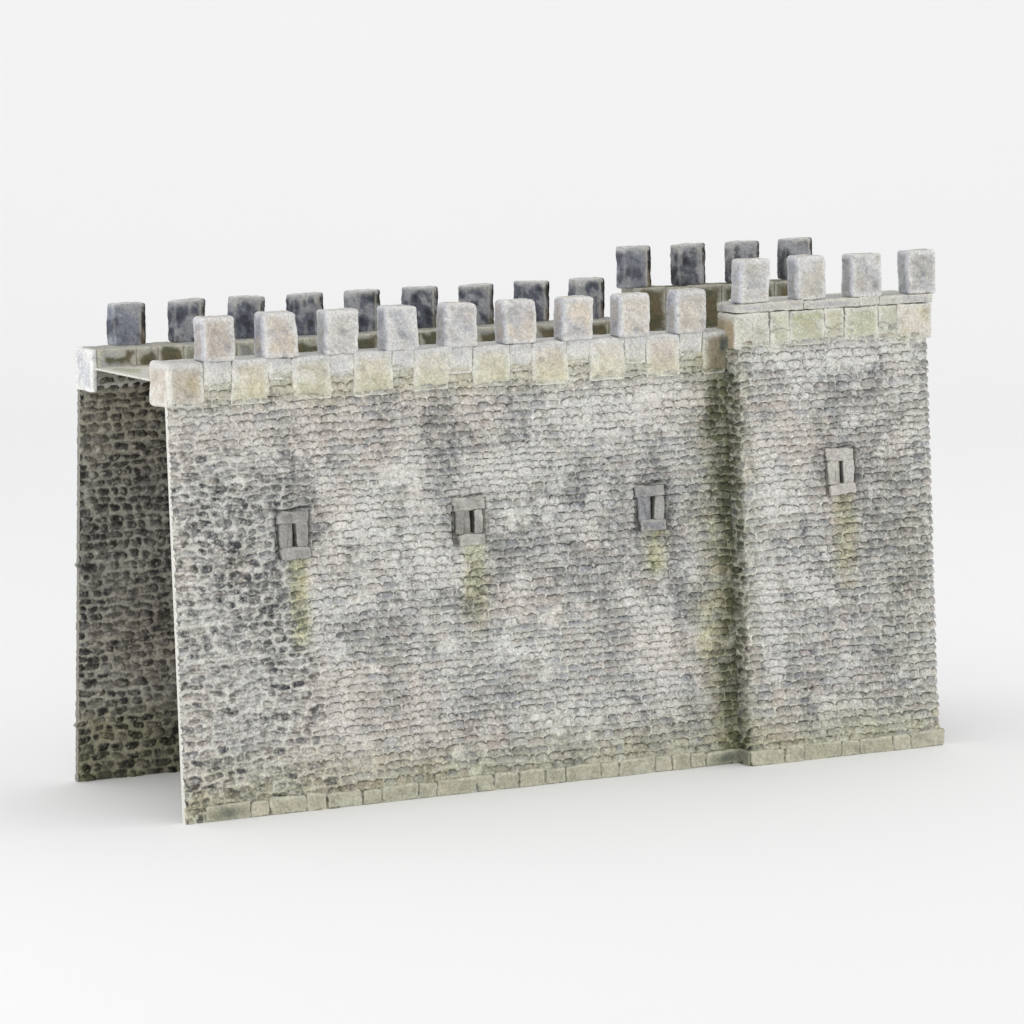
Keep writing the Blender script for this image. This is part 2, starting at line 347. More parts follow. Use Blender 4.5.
# -- the thin-shelled curtain wall
def y_low(Z): return -BAT * (8 - Z) / 8 + 0.045
def curtain():
    res = 0.0125
    xs = np.arange(0, L1 + .06, res); zs = np.arange(0.0, 7.93, res)
    X, Z = np.meshgrid(xs, zs)
    edge_n = fbm(X * .8, Z * .9, 77, 4)
    cob = (1 - ss(1.5, 3.4, X + 1.6 * (edge_n - .5) + .20 * (Z - 4) + .8 * ss(5.6, 7.2, Z)))
    cob = np.clip(cob, 0, 1) * (1 - .35 * ss(5.8, 7.2, Z))
    green = [('olive', (1 - ss(.1, .8, Z + .5 * (fbm(X * 1.7, Z, 65, 3) - .5))) * .8),
             ('olive', (1 - ss(.25, 1.35, Z + .7 * (fbm(X * 1.2, Z, 41, 3) - .5))) * 1.0),
             ('olive', ss(7.0, 7.5, Z + .5 * (fbm(X * 1.3, Z * 1.3, 42, 3) - .5)) * .9),
             ('yellow', ss(7.0, 7.5, Z + .7 * (fbm(X * .9 + 4, Z * 1.3, 43, 3) - .5)) * .25),
             ('lime', ss(7.28, 7.45, Z + .2 * (fbm(X * 3, Z * 3, 49, 3) - .5)) * .75),
             ('olive', ss(L1 - .75, L1 - .2, X + .5 * (fbm(X * 2, Z * 2, 64, 4) - .5)) * 1.2),
             ('moss', ss(L1 - .52, L1 - .06, X + .6 * (fbm(X * 2, Z * 1.6, 44, 4) - .5)) * (.95 + .6 * fbm(X * 2, Z * 1.1, 45, 3))),
             ('olive', ss(L1 - 1.1, L1 - .3, X + .8 * (fbm(X, Z, 46, 3) - .5)) * .6),
             ('yellow', gauss(X, Z, [(L1 - .55, 2.4, .25, .7, 0, 1.0), (L1 - .5, 4.2, .2, .6, 0, .5)])),
             ('pink', ss(.55, .7, fbm(X * .7 + 2, Z * .9, 47, 3)) * .8 + gauss(X, Z, [(1.8, 6.7, 1.2, .5, 0, .8), (10.3, 6.7, 1., .5, 0, .8), (2.8, 2.2, .5, .5, 0, .8)])),
             ('yellow', streak(X, Z, SLITS[0], 1.9, .13) * 1.2), ('yellow', streak(X, Z, SLITS[1], 1.8, .16) * 1.3), ('yellow', streak(X, Z, SLITS[2], 1.0, .15)),
             ('olive', streak(X, Z, SLITS[0], 1.7, .13) * .9), ('olive', streak(X, Z, SLITS[1], 1.6, .16) * .4), ('olive', streak(X, Z, SLITS[2], 1.1, .15) * .9)]
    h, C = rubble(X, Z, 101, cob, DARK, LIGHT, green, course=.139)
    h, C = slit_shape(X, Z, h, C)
    Y = y_low(Z) - h - .03 * np.exp(-Z / .5)
    Y = Y + .03 * (fbm(X * .5, Z * .6, 48, 2) - .5)
    acc = Acc()
    P = np.stack([X, Y, Z], -1)
    acc.grid(P, C)
    # bright raw edge of the shell at the open end, flat inside, and top/bottom closures
    th = .085
    T = np.linspace(0, 1, 5)[:, None]
    def strip(a, b, c, flip=False):
        pts = a[None] * (1 - T[..., None]) + b[None] * T[..., None]
        acc.grid(pts, np.broadcast_to(c, pts.shape), flip)
    e = P[:, 0]; e2 = e.copy(); e2[:, 1] = np.maximum(e[:, 1] + .02, y_low(zs) + th); strip(e, e2, S(205, 204, 196), True)
    stp = 8
    xi = np.append(xs[::stp], xs[-1]); zi = np.append(zs[::stp], zs[-1])
    XI, ZI = np.meshgrid(xi, zi)
    rec = np.zeros_like(XI)
    hi, CI = rubble(XI, ZI, 301, np.ones_like(XI) * .8, [(1, 4, 5, 3, 0, .6)], [], [])
    acc.grid(np.stack([XI, y_low(ZI) + th + .32 * sum((np.abs(XI - s['x']) < .35) * (np.abs(ZI - s['z']) < .4) for s in SLITS[:3]), ZI], -1), CI * .25 + S(208, 206, 198) * .75, True)  # unseen inner face, made pale to bounce light between the walls
    return acc.build('curtain_wall', M_RUBBLE, root, 'long front wall face of coursed grey rubble with three arrow slits')
curtain()

# -- tower face, wrapping round its left return and right corner
def y_tow(Z): return -TDB + .06 + (TDB - .06 - TD + .05) * Z / 8.35
LT, RT = L1 + .02, L2 - .10
def tower():
    res = 0.0125
    side = .62; wrapR = .25; rad = .07
    zs = np.arange(0.0, 8.22, res)
    front = RT - LT
    ss_ = np.arange(-side, front + wrapR, res)
    Sg, Z = np.meshgrid(ss_, zs)
    # path round the plan: return face (x=LT, y rising), rounded corner, front face, rounded corner, right side
    x = np.clip(Sg, 0, front) + LT
    yb = np.where(Sg < 0, -Sg, np.where(Sg > front, Sg - front, 0))
    tL = ss(-rad, rad, Sg); tR = ss(front - rad, front + rad, Sg)
    nx = -(1 - tL) + tR; ny = -np.clip(tL * (1 - tR), 0.0, 1)
    nl = np.sqrt(nx ** 2 + ny ** 2); nx /= nl; ny /= nl
    cut = rad * .35 * (np.exp(-(Sg / rad) ** 2) + np.exp(-((Sg - front) / rad) ** 2))
    X = Sg + LT
    cob = np.clip(1 - ss(-.05, .15, Sg), 0, 1) * .8
    dark = [(13.9, 6.8, .8, .4, 0, .8), (14.3, 6.0, .7, .6, 30, .8), (14.3, 5.1, .7, .6, 0, .9), (13.0, 6.9, .9, .2, 0, .6), (14.7, 4.4, .5, 1.0, 0, .6),
            (13.8, 2.2, .7, .6, 0, .7), (12.6, 3.9, .6, .5, 0, .5), (13.3, 1.4, .8, .3, 0, .6), (14.7, 3.0, .6, 1.2, 0, .6), (13.1, 5.5, .35, .6, 0, .5),
            (14.4, 1.6, .6, .5, 0, .5), (12.4, 7.2, .6, .25, 0, .4)]
    light = [(11.9, 2.6, .9, .12, -84, 1.4), (12.4, 4.85, .5, .1, -20, 1.2), (12.9, 3.15, .55, .1, -28, 1.3), (14.7, 5.9, .5, .12, 38, 1.0), (12.6, 7.0, .3, .5, 0, .8), (11.9, 5.8, .4, .7, 0, .8), (12.3, 4.9, .4, .3, 0, .9), (12.8, 3.2, .5, .25, -30, .9), (11.9, 2.3, .25, .9, 0, 1.),
             (11.8, 3.1, .25, .5, 0, .8), (14.9, 5.8, .35, .3, 30, .7), (13.9, 6.25, .5, .15, 0, .7), (13.6, 7.4, .9, .25, 0, .8), (12.1, 7.5, .4, .3, 0, .5), (13.4, 1.0, 1.2, .2, 0, .4),
             (13.3, 3.6, .3, .4, 0, .4)]
    green = [('olive', (1 - ss(.1, .8, Z + .5 * (fbm(X * 1.7, Z, 65, 3) - .5))) * .8),
             ('olive', (1 - ss(.25, 1.5, Z + .7 * (fbm(X * 1.2, Z, 51, 3) - .5)))),
             ('olive', ss(7.55, 7.8, Z + .4 * (fbm(X * 1.3, Z * 1.3, 52, 3) - .5)) * .9),
             ('olive', gauss(X, Z, [(14.9, 3.2, .6, 2.2, 0, .5)])),
             ('moss', (1 - ss(-.12, .10, Sg + .12 * (fbm(X * 3, Z * 3, 53, 3) - .5))) * (1 - ss(6.6, 8.0, Z) * .75) * (1.0 + .6 * fbm(X * 3, Z * 1.3, 54, 3))),
             ('olive', (1 - ss(.0, .45, Sg + .2 * (fbm(X * 3, Z * 2, 55, 3) - .5))) * .6),
             ('pink', ss(.55, .7, fbm(X * .9 + 2, Z * .9, 57, 3)) * .7),
             ('yellow', streak(X, Z, SLITS[3], 2.1, .17) * 1.15), ('olive', streak(X, Z, SLITS[3], 1.8, .15) * .45)]
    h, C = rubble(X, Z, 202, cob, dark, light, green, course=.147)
    h, C = slit_shape(X, Z, h, C)
    h = h - cut
    Y = y_tow(Z) + yb + ny * (h + .03 * np.exp(-Z / .5))
    X3 = x + nx * h * np.where(Sg > front / 2, .55, 1)
    Xs = X3 + ss(RT - .2, RT, x) * .02 * ss(1.2, 0, Z) * 2
    P = np.stack([Xs, Y, Z], -1)
    acc = Acc(); acc.grid(P, C)
    # inside of the shell
    xi = np.linspace(LT + .1, RT - .1, 60); zi = np.linspace(0, 8.2, 60)
    XI, ZI = np.meshgrid(xi, zi); hi, CI = rubble(XI, ZI, 302, np.ones_like(XI) * .8, [(13, 4, 5, 3, 0, .6)], [], [])
    acc.grid(np.stack([XI, y_tow(ZI) + .14 + .32 * (np.abs(XI - SLITS[3]['x']) < .35) * (np.abs(ZI - SLITS[3]['z']) < .4), ZI], -1), CI, True)
    return acc.build('tower_wall', M_RUBBLE, root, 'taller projecting tower face of coursed rubble with one arrow slit')
tower()

# -- back wall: its inner face is seen through the open end
def back():
    res = 0.0165
    def yb(Z): return DEP + BAT * (8 - Z) / 8 - .05
    def slab(xa, xb, ztop, off, name, lab, seed):
        xs = np.arange(xa, xb, res); zs = np.arange(0, ztop, res)
        X, Z = np.meshgrid(xs, zs)
        cob = np.ones_like(X) * (.78 + .2 * ss(3, 6, 6.5 - Z))
        green = [('moss', (1 - ss(.35, 1.15, Z + .5 * (fbm(X * 1.3, Z, 61, 3) - .5))) * .45), ('olive', (1 - ss(.6, 1.5, Z)) * 1.3),
                 ('olive', (1 - ss(.9, 1.7, Z))* .8), ('olive', ss(5.6, 6.6, Z) * .6),
                 ('pink', gauss(X, Z, [(1.2, 6.9, 1., .5, 0, .9), (1.4, 2.6, .9, .8, 0, 1.0), (1.2, 5.9, .8, .4, 0, .6)]) * 1.2)]
        drk = [(xa + .6, 4.8, 3, 1.1, 0, 1.0), (xa + 1.4, 3.0, 3, .9, 0, .8), (xa + 1.6, 5.8, 1.0, .6, 0, .7), (xa + 4, 5.5, 3, 2, 0, .6)]
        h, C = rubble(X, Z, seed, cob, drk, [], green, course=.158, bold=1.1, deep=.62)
        # inner face carries darker, brown-grey masonry
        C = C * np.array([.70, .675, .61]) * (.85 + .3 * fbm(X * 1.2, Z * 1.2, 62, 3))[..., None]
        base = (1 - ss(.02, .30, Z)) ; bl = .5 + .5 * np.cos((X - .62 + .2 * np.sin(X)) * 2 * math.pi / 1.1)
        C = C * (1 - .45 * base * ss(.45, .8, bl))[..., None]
        h = h * (1 - .6 * base * ss(.3, .6, bl))
        eb = np.exp(-((X - xa) / .10) ** 2)
        Xd = X - eb * np.maximum(h - .02, 0) * .35
        for (zz, a) in ((4.02, .05), (1.05, .05)):
            Xd = Xd - a * np.exp(-((X - xa) / .04) ** 2 - ((Z - zz) / .035) ** 2)
        acc = Acc()
        P = np.stack([Xd, yb(Z) + off - .07 - h, Z], -1)
        acc.grid(P, C)
        xo = np.linspace(xa, xb, 220); zo = np.linspace(0, ztop, 150)
        XO, ZO = np.meshgrid(xo, zo)
        ho, CO = rubble(XO, ZO, seed + 9, np.zeros_like(XO) + .2, [], [], [])
        acc.grid(np.stack([XO, yb(ZO) + off + .02 + ho * .3, ZO], -1), CO, True)
        e = P[:, 0]; e2 = e.copy(); e2[:, 1] = yb(zs) + off + .02
        pts = np.stack([e, e2]); acc.grid(pts, np.broadcast_to(S(130, 128, 118), pts.shape), True)
        return acc.build(name, M_RUBBLE, root, lab)
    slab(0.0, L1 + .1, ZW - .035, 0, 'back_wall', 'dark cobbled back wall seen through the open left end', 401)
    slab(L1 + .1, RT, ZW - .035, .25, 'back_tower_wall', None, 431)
back()

# ---- stones along the foot ---------------------------------------------------
def plinth(name, xs, yfun, lab, seed, ext=None):
    rng = np.random.default_rng(seed); acc = Acc()
    for i in range(len(xs) - 1):
        a, b_ = xs[i] + .012, xs[i + 1] - .012
        ht = .285 + rng.uniform(-.025, .03)
        b = (a, b_, yfun(0) - .085 + rng.uniform(-.008, .008), yfun(0) + .10, 0.0, ht)
        base = [S(180, 176, 144), S(174, 170, 138), S(184, 178, 150), S(170, 168, 138)][rng.integers(4)]
        last = (i == len(xs) - 2)
        dk = (rng.random() < .12) * 0 or (last and name == 'curtain_plinth') or (i == 0 and name == 'curtain_plinth')
        def st(P, N, b, C, dk=dk, i=i):
            if dk:
                cx = (b[0] + b[1]) / 2 + (.12 if last else 0); m = np.exp(-((P[..., 0] - cx) / (.32 * (b[1] - b[0]) + .03)) ** 2 - ((P[..., 2] - .12) / .10) ** 2)
                m = m * (.5 + .9 * n3(P, 6, 4)) * (P[..., 1] < b[2] + .12)
                C = mix(C, np.broadcast_to(S(96, 102, 88), C.shape), np.clip(m, 0, .85))
            m2 = ss(.16, .3, P[..., 2] + .1 * (n3(P, 5, 8) - .5)) * .25 * ss(.5, .6, n3(P, 3, 5))
            return mix(C, C * np.array([.62, .64, .45]), m2)
        rbox(acc, b, .05, .0145, block_fn(base, edge=S(188, 187, 166), rnd=seed + i, edge_w=.035, stain_shade=st, amp=.024, blotch=S(164, 163, 138)), wobble(seed + i, b, .03))
    # soil-dark bedding behind the stones
    rbox(acc, (xs[0] + .02, xs[-1] - .02, yfun(0) - .02, yfun(0) + .09, 0, .22), .01, .1, block_fn(S(120, 120, 98), rnd=3))
    return acc.build(name, M_BLOCK, root, lab)
PX = [0.37, 1.24, 1.63, 2.35, 2.75, 3.44, 3.84, 4.57, 4.95, 5.74, 6.11, 6.62, 7.17, 7.60, 8.32, 8.72, 9.48, 9.85, 10.23, 10.58, L1 - .02]
plinth('curtain_plinth', PX, y_low, 'row of olive tinted footing blocks under the long wall', 500)
plinth('tower_plinth', [L1 - .01, 12.03, 12.44, 13.28, 13.68, 14.42, 14.83, 15.61], y_tow, 'row of olive tinted footing blocks under the tower', 540)
# foot course of the tower's left return
acc = Acc()
rbox(acc, (L1 - .05, L1 + .10, y_tow(0) - .02, y_low(0) - .0, 0, .28), .03, .02, block_fn(S(120, 122, 100), edge=S(140, 140, 118), rnd=9, edge_w=.03, blotch=S(90, 92, 76)))
acc.build('return_footing', M_BLOCK, root)

# ---- arrow slits ---------------------------------------------------------------
def arrow_slit(i):
    s = SLITS[i]; rng = np.random.default_rng(600 + i)
    yf = (y_tow if i == 3 else y_low)
    y0 = float(yf(s['z'])) - .022
    warm = [S(158, 157, 152), S(174, 172, 162), S(162, 161, 154), S(186, 182, 174)][i]
    grey = [S(148, 146, 140), S(142, 140, 133), S(138, 139, 142), S(176, 174, 163)][i]
    slope = (BAT / 8 if i < 3 else (TDB - TD) / 8.35)
    def lean(b):
        w = wobble(600 + i * 7 + int(b[0] * 10) % 5, b, .022)
        def f(P):
            Q = w(P); Q[..., 1] += (Q[..., 2] - s['z']) * slope; return Q
        return f
    cx, cz = s['x'], s['z']
    slot = [.05, .055, .05, .055][i]; sh = [.0, .04, .03, .0][i]
    acc = Acc()       # splayed cheek on the left and back of the opening, its shade painted as dark colour
    n = 24
    U, V = np.meshgrid(np.linspace(0, 1, n), np.linspace(0, 1, n * 2))
    xx = cx - .17 + (.17 + sh - slot / 2 + .03) * U; zz = cz - .25 + .5 * V
    yy = y0 + .035 + .035 * U + .16 * ss(.86, 1.0, U) + (zz - cz) * slope + .045 * (fbm(xx * 14, zz * 5, 640 + i, 3) - .5)
    Cc = np.broadcast_to(grey, xx.shape + (3,)) * (1 - .45 * np.exp(-((U - .12 - .1 * np.sin(V * 5)) / .1) ** 2))[..., None] * (.62 + .7 * fbm(xx * 12, zz * 7, 650 + i, 3))[..., None]
    acc.grid(np.stack([xx, yy, zz], -1), Cc)
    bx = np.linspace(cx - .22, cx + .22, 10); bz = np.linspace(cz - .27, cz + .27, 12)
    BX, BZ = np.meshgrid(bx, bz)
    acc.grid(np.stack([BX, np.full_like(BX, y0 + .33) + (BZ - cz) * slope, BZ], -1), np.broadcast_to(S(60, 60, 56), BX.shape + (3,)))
    o = acc.build('arrow_slit', M_BLOCK, root, ['arrow slit nearest the open left end, greyest frame', 'arrow slit at the middle of the long wall with a pale lintel',
                  'arrow slit near the tower corner with a blue grey cheek', 'arrow slit in the tower with a cream frame and stepped opening'][i])
    def reveal(P, N, b, C):      # shade of the slot painted dark on the jamb side
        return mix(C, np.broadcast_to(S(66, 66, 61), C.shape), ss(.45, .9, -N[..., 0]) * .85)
    def part(name, b, c, k):
        a = Acc(); rbox(a, b, .042, .0125, block_fn(c, edge=c * 1.08, rnd=600 + i * 5 + k, edge_w=.03, amp=.042, blotch=grey * .92, stain_shade=reveal if k == 4 else None), lean(b)); a.build(name, M_BLOCK, o)
    part('lintel', (cx - .315 - .02, cx + .30, y0, y0 + .18, cz + .205, cz + .43), warm, 1)
    part('sill', (cx - .27 + [0, .02, .03, 0][i], cx + .30, y0 - .01, y0 + .18, cz - .43, cz - .225), warm * 1.04, 2)
    part('jamb', (cx - .285, cx - .13, y0 + .01, y0 + .18, cz - .235, cz + .215), grey * 1.02, 3)
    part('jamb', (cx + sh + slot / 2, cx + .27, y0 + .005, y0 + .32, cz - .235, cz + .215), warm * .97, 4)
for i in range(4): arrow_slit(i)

# ---- parapets and merlons --------------------------------------------------------
XM0, XMS = 1.272, 1.195            # right edge of the first low merlon, pitch
XT0, XTS = 12.018, 1.219

def front_merlon(par, k, tower_):
    xr = .03 + ((XT0 + k * XTS) if tower_ else (XM0 + k * XMS))
    zb = TH if tower_ else H
    y0 = (-TD if tower_ else -.09)
    rng = np.random.default_rng(700 + k + 30 * tower_)
    w = MW + rng.uniform(-.015, .015)
    b = (xr - w, xr, y0, y0 + MT, zb - .015, zb + MH + (.02 if tower_ else 0) + rng.uniform(-.012, .012))
    cols = [S(186, 174, 160), S(196, 184, 166), S(192, 190, 182), S(184, 184, 180), S(192, 184, 170), S(200, 188, 170), S(202, 190, 172), S(198, 190, 176), S(196, 188, 172)]
    colt = [S(192, 187, 176), S(184, 180, 168), S(178, 174, 164), S(178, 177, 170)]
    c = (colt if tower_ else cols)[k]
    spot = rng.uniform(.2, .8), rng.uniform(.2, .6)
    def st(P, N, b, C):
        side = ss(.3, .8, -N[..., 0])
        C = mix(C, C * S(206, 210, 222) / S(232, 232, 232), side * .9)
        u = (P[..., 0] - b[0]) / w - spot[0]; v = (P[..., 2] - b[4]) / MH - spot[1]
        m = np.exp(-(u / .16) ** 2 - (v / .14) ** 2) * ss(.45, .62, n3(P + k, 9, 6, 3))
        C = mix(C, np.broadcast_to(S(128, 130, 138), C.shape), m * .75)
        jt = np.exp(-((P[..., 2] - b[4]) / .02) ** 2)
        return C * (1 - .35 * jt)[..., None]
    a = Acc()
    rbox(a, b, .07, .017, block_fn(c, gray=.05, edge=S(208, 207, 203), rnd=700 + k * 3 + 40 * tower_, edge_w=.075, stain_shade=st, amp=.02, blotch=S(180, 181, 184)), wobble(730 + k + 20 * tower_, b, .024))
    a.build('merlon', M_BLOCK, par)

def back_merlon(par, k, tower_):
    xr = (XT0 + k * XTS) if tower_ else (XM0 + k * XMS)
    zb = TH if tower_ else H
    y0 = (3.765 if tower_ else 3.515)
    rng = np.random.default_rng(800 + k + 30 * tower_)
    w = MW + .005
    b = (xr - w, xr, y0, y0 + .34, zb - .015, zb + MH - (0 if tower_ else .02))
    c = [S(118, 124, 138), S(88, 93, 106)][int(k > 0)] * rng.uniform(.85, 1.1)
    if tower_: c = [S(118, 122, 134), S(86, 88, 96), S(84, 87, 94), S(90, 93, 98)][k]
    def st(P, N, b, C):
        x = (P[..., 0] - b[0]) / w; z = (P[..., 2] - b[4]) / (b[5] - b[4])
        inner = np.maximum(ss(.2, .7, -N[..., 1]), ss(.3, .8, -N[..., 0]))
        rim = np.exp(-(np.sort(np.minimum(P - np.array([b[0], b[2], b[4]]), np.array([b[1], b[3], b[5]]) - P), -1)[..., 1] / .03) ** 2)
        drip = fbm(P[..., 0] * 9, P[..., 2] * 2.2, 820 + k, 3)
        pale = np.clip(ss(.80, 1.0, z + .22 * (drip - .5)) + rim * .45 + ss(.60, .74, drip) * .4, 0, 1)
        C2 = mix(np.broadcast_to(c, C.shape), np.broadcast_to(S(182, 182, 178), C.shape), pale * .82)
        # a brown run-off band down the right edge, bordered by a pale line
        bnd = ss(.80, .86, x + .05 * (fbm(P[..., 2] * 5, P[..., 0] * 0, 830 + k, 2) - .5)) * (1 - ss(.86, .93, z))
        ln = np.exp(-((x - .775 - .04 * (fbm(P[..., 2] * 5, P[..., 0] * 0, 831 + k, 2) - .5)) / .055) ** 2)
        C2 = mix(C2, np.broadcast_to(S(176, 170, 158), C.shape), ln * .75)
        brown = mix(np.broadcast_to(S(66, 62, 56), C.shape), np.broadcast_to(S(132, 118, 92), C.shape), ss(.45, .1, z + .4 * (drip - .5)))
        C2 = mix(C2, brown, bnd * .95)
        mt = n3(P + k * 2.3, 5.5, 9, 5)
        C2 = C2 * (1 - .55 * ss(.50, .60, mt) * (1 - pale))[..., None]
        C2 = mix(C2, np.broadcast_to(S(150, 152, 156), C.shape), ss(.49, .40, mt) * .8 * (z > .0))
        C2 = C2 * (.60 + .8 * n3(P + k, 12, 9, 4))[..., None]
        out = mix(C, C2, np.clip(inner + ss(.4, .9, N[..., 0]) * .9, 0, 1))
        return out
    a = Acc()
    def sk(P):
        Q = wobble(860 + k + 20 * tower_, b, .022)(P)
        # inner right corner is broken back
        t = (Q[..., 0] - (b[1] - .16)) / .16
        Q[..., 1] = Q[..., 1] + np.where((Q[..., 1] < b[2] + .1), np.clip(t, 0, 1) * .13, 0)
        return Q
    rbox(a, b, .05, .018, block_fn(S(186, 186, 182), edge=S(206, 205, 200), rnd=800 + k * 3 + 40 * tower_, edge_w=.06, stain_shade=st, amp=.02, blotch=S(165, 165, 165)), sk)
    a.build('merlon', M_BLOCK, par)

def low_parapet():
    acc = Acc(); rng = np.random.default_rng(900)
    y0, y1 = -.035, PT
    yw = -.035
    # wide blocks stand in the gaps, short narrow ones carry the merlons
    edges = [0.04, .70]
    x = .70; k = 0
    blocks = [(0.04, .70, HB)]
    while x < L1 - .6:
        nxt = XM0 + k * XMS + .03
        blocks.append((x, nxt - .07, None)); x = nxt - .07
        wd = min(x + .73 + rng.uniform(-.02, .02), L1 + .0)
        blocks.append((x, wd, HB)); x = wd; k += 1
        if k > 8: break
    cols = [S(196, 182, 158), S(200, 186, 150), S(198, 192, 160), S(200, 192, 158), S(204, 198, 170), S(210, 202, 168), S(210, 198, 168), S(208, 198, 174), S(204, 190, 168), S(186, 172, 148)]
    wi = 0
    for j, (a, b_, zb) in enumerate(blocks):
        wide = zb is not None
        if wide:
            z0 = HB + rng.uniform(-.02, .03); c = cols[min(wi, 9)]; wi += 1
        else:
            z0 = 7.56 + rng.uniform(-.07, .05); c = S(206, 204, 194) * rng.uniform(.95, 1.04)
        corner = (j == 0)
        endb = b_ > L1 - .3
        yy0 = y0 - (.02 if wide else 0) - (.03 if corner else 0)
        b = (a + .004 - (.05 if corner else 0), b_ - .004, yy0, y1 if corner else .32, z0 - (.02 if corner else 0), H - .004 * (j % 2))
        def st(P, N, b, C, wide=wide, corner=corner, endb=endb, j=j):
            z = P[..., 2]; f = ss(.2, .8, -N[..., 1])
            gr = ss(7.85, 7.4, z + .35 * (n3(P + j, 2.5, 3, 3) - .5)) * (.75 if wide else .55) * ss(1.5, 3.0, P[..., 0] * 0 + 4 if not corner else z * 0 + 2)
            C = mix(C, C * np.array([.96, .97, .78]), np.clip(gr, 0, 1) * f)
            top = ss(7.80, 7.97, z + .12 * (n3(P + j, 4, 5, 3) - .5))
            C = mix(C, np.broadcast_to(S(188, 189, 190), C.shape) * (.8 + .4 * n3(P, 7, 2))[..., None], top * .55)
            if corner:
                m = np.exp(-((P[..., 0] - .30) / .16) ** 2 - ((z - 7.42) / .09) ** 2) * ss(.42, .6, n3(P, 7, 4, 3)) * f
                C = mix(C, np.broadcast_to(S(128, 130, 124), C.shape), m * .8)
                m = np.exp(-((P[..., 0] - .46) / .14) ** 2 - ((z - 7.62) / .17) ** 2) * f
                C = mix(C, C * np.array([.80, .76, .52]), m * .8)
                m = np.exp(-((P[..., 0] - .30) / .2) ** 2 - ((z - 7.66) / .2) ** 2) * f
                C = mix(C, C * np.array([.84, .75, .68]), m * .8)
            if endb:
                m = ss(L1 - .62, L1 - .25, P[..., 0] + .25 * (n3(P, 3, 4) - .5)) * f * ss(7.98, 7.85, z)
                C = mix(C, np.broadcast_to(S(128, 118, 88), C.shape) * (.7 + .6 * n3(P, 8, 4))[..., None], m * .85)
                m = np.exp(-((P[..., 0] - L1 + .10) / .07) ** 2 - ((z - 7.74) / .17) ** 2)
                C = mix(C, np.broadcast_to(S(76, 88, 80), C.shape), np.clip(m, 0, .9))
            return C
        rbox(acc, b, .085 if corner else (.022 if wide else .02), .0155,
             block_fn(c, edge=S(212, 211, 202), rnd=900 + j * 2, edge_w=.085 if wide else .06, gray=.38, stain_shade=st, amp=.03, blotch=c * S(214, 214, 222) / S(232, 230, 226), strength=.9, ragged=.055), wobble(930 + j, b, .015 if corner else .032))
    # top slab over the parapet behind the face blocks
    rbox(acc, (.60, L1 + .05, .29, PT, ZW - .05, H - .01), .03, .05, block_fn(S(196, 196, 190), rnd=55, edge=S(206, 205, 200)))
    p = acc.build('parapet', M_BLOCK, root, 'front parapet of the long wall with nine merlons and yellowed blocks')
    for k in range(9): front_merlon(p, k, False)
low_parapet()

def mossy(seed, dark=1.0):
    """inner faces of the parapet blocks: dark moss panel inside a pale border"""
    def st(P, N, b, C):
        f = ss(.3, .8, -N[..., 1])
        dx = np.minimum(P[..., 0] - b[0], b[1] - P[..., 0]); z = P[..., 2]; dz = np.minimum(b[5] - z + .0, z - b[4] + .05)
        m = ss(.03, .13, np.minimum(dx, dz) + .50 * (n3(P + seed, 4.0, 3, 5) - .5))
        mc = mix(np.broadcast_to(S(100, 88, 58), C.shape), np.broadcast_to(S(86, 88, 62), C.shape), ss(.4, .6, n3(P, 5, 6, 3)))
        mc = mc * (.6 + .8 * n3(P, 10, 5, 4))[..., None]
        return mix(C, mc, m * f * dark)
    return st

def back_parapet():
    acc = Acc(); rng = np.random.default_rng(950)
    y0 = DEP - PT
    # end block shows its full height at the open end
    rbox(acc, (-.045, .05, y0, DEP, HB, H), .03, .0155, block_fn(S(192, 194, 200), edge=S(216, 216, 212), rnd=951, edge_w=.08, amp=.012, blotch=S(176, 180, 190)))
    x = .05; j = 0
    while x < L1 - .05:
        w = [.82, .45, .60, .95, .40, .70][j % 6] * rng.uniform(.85, 1.15)
        b = (x + .003, min(x + w, L1) - .003, y0 + rng.uniform(-.006, .012), DEP, ZW - .03, H - .003 * (j % 2))
        rbox(acc, b, .035, .0175, block_fn(S(168, 165, 144), edge=S(180, 178, 162), rnd=960 + j, edge_w=.05, stain_shade=mossy(j, .35 + .6 * (rng.random() < .75)), amp=.012), wobble(970 + j, b, .01))
        x += w; j += 1
    # outer facing that hangs below the walk
    rbox(acc, (.06, L1, DEP - .10, DEP + .02, HB, ZW - .04), .02, .06, block_fn(S(190, 188, 170), rnd=77))
    p = acc.build('parapet', M_BLOCK, root, 'back parapet of the long wall with nine slate grey merlons')
    for k in range(9): back_merlon(p, k, False)
back_parapet()

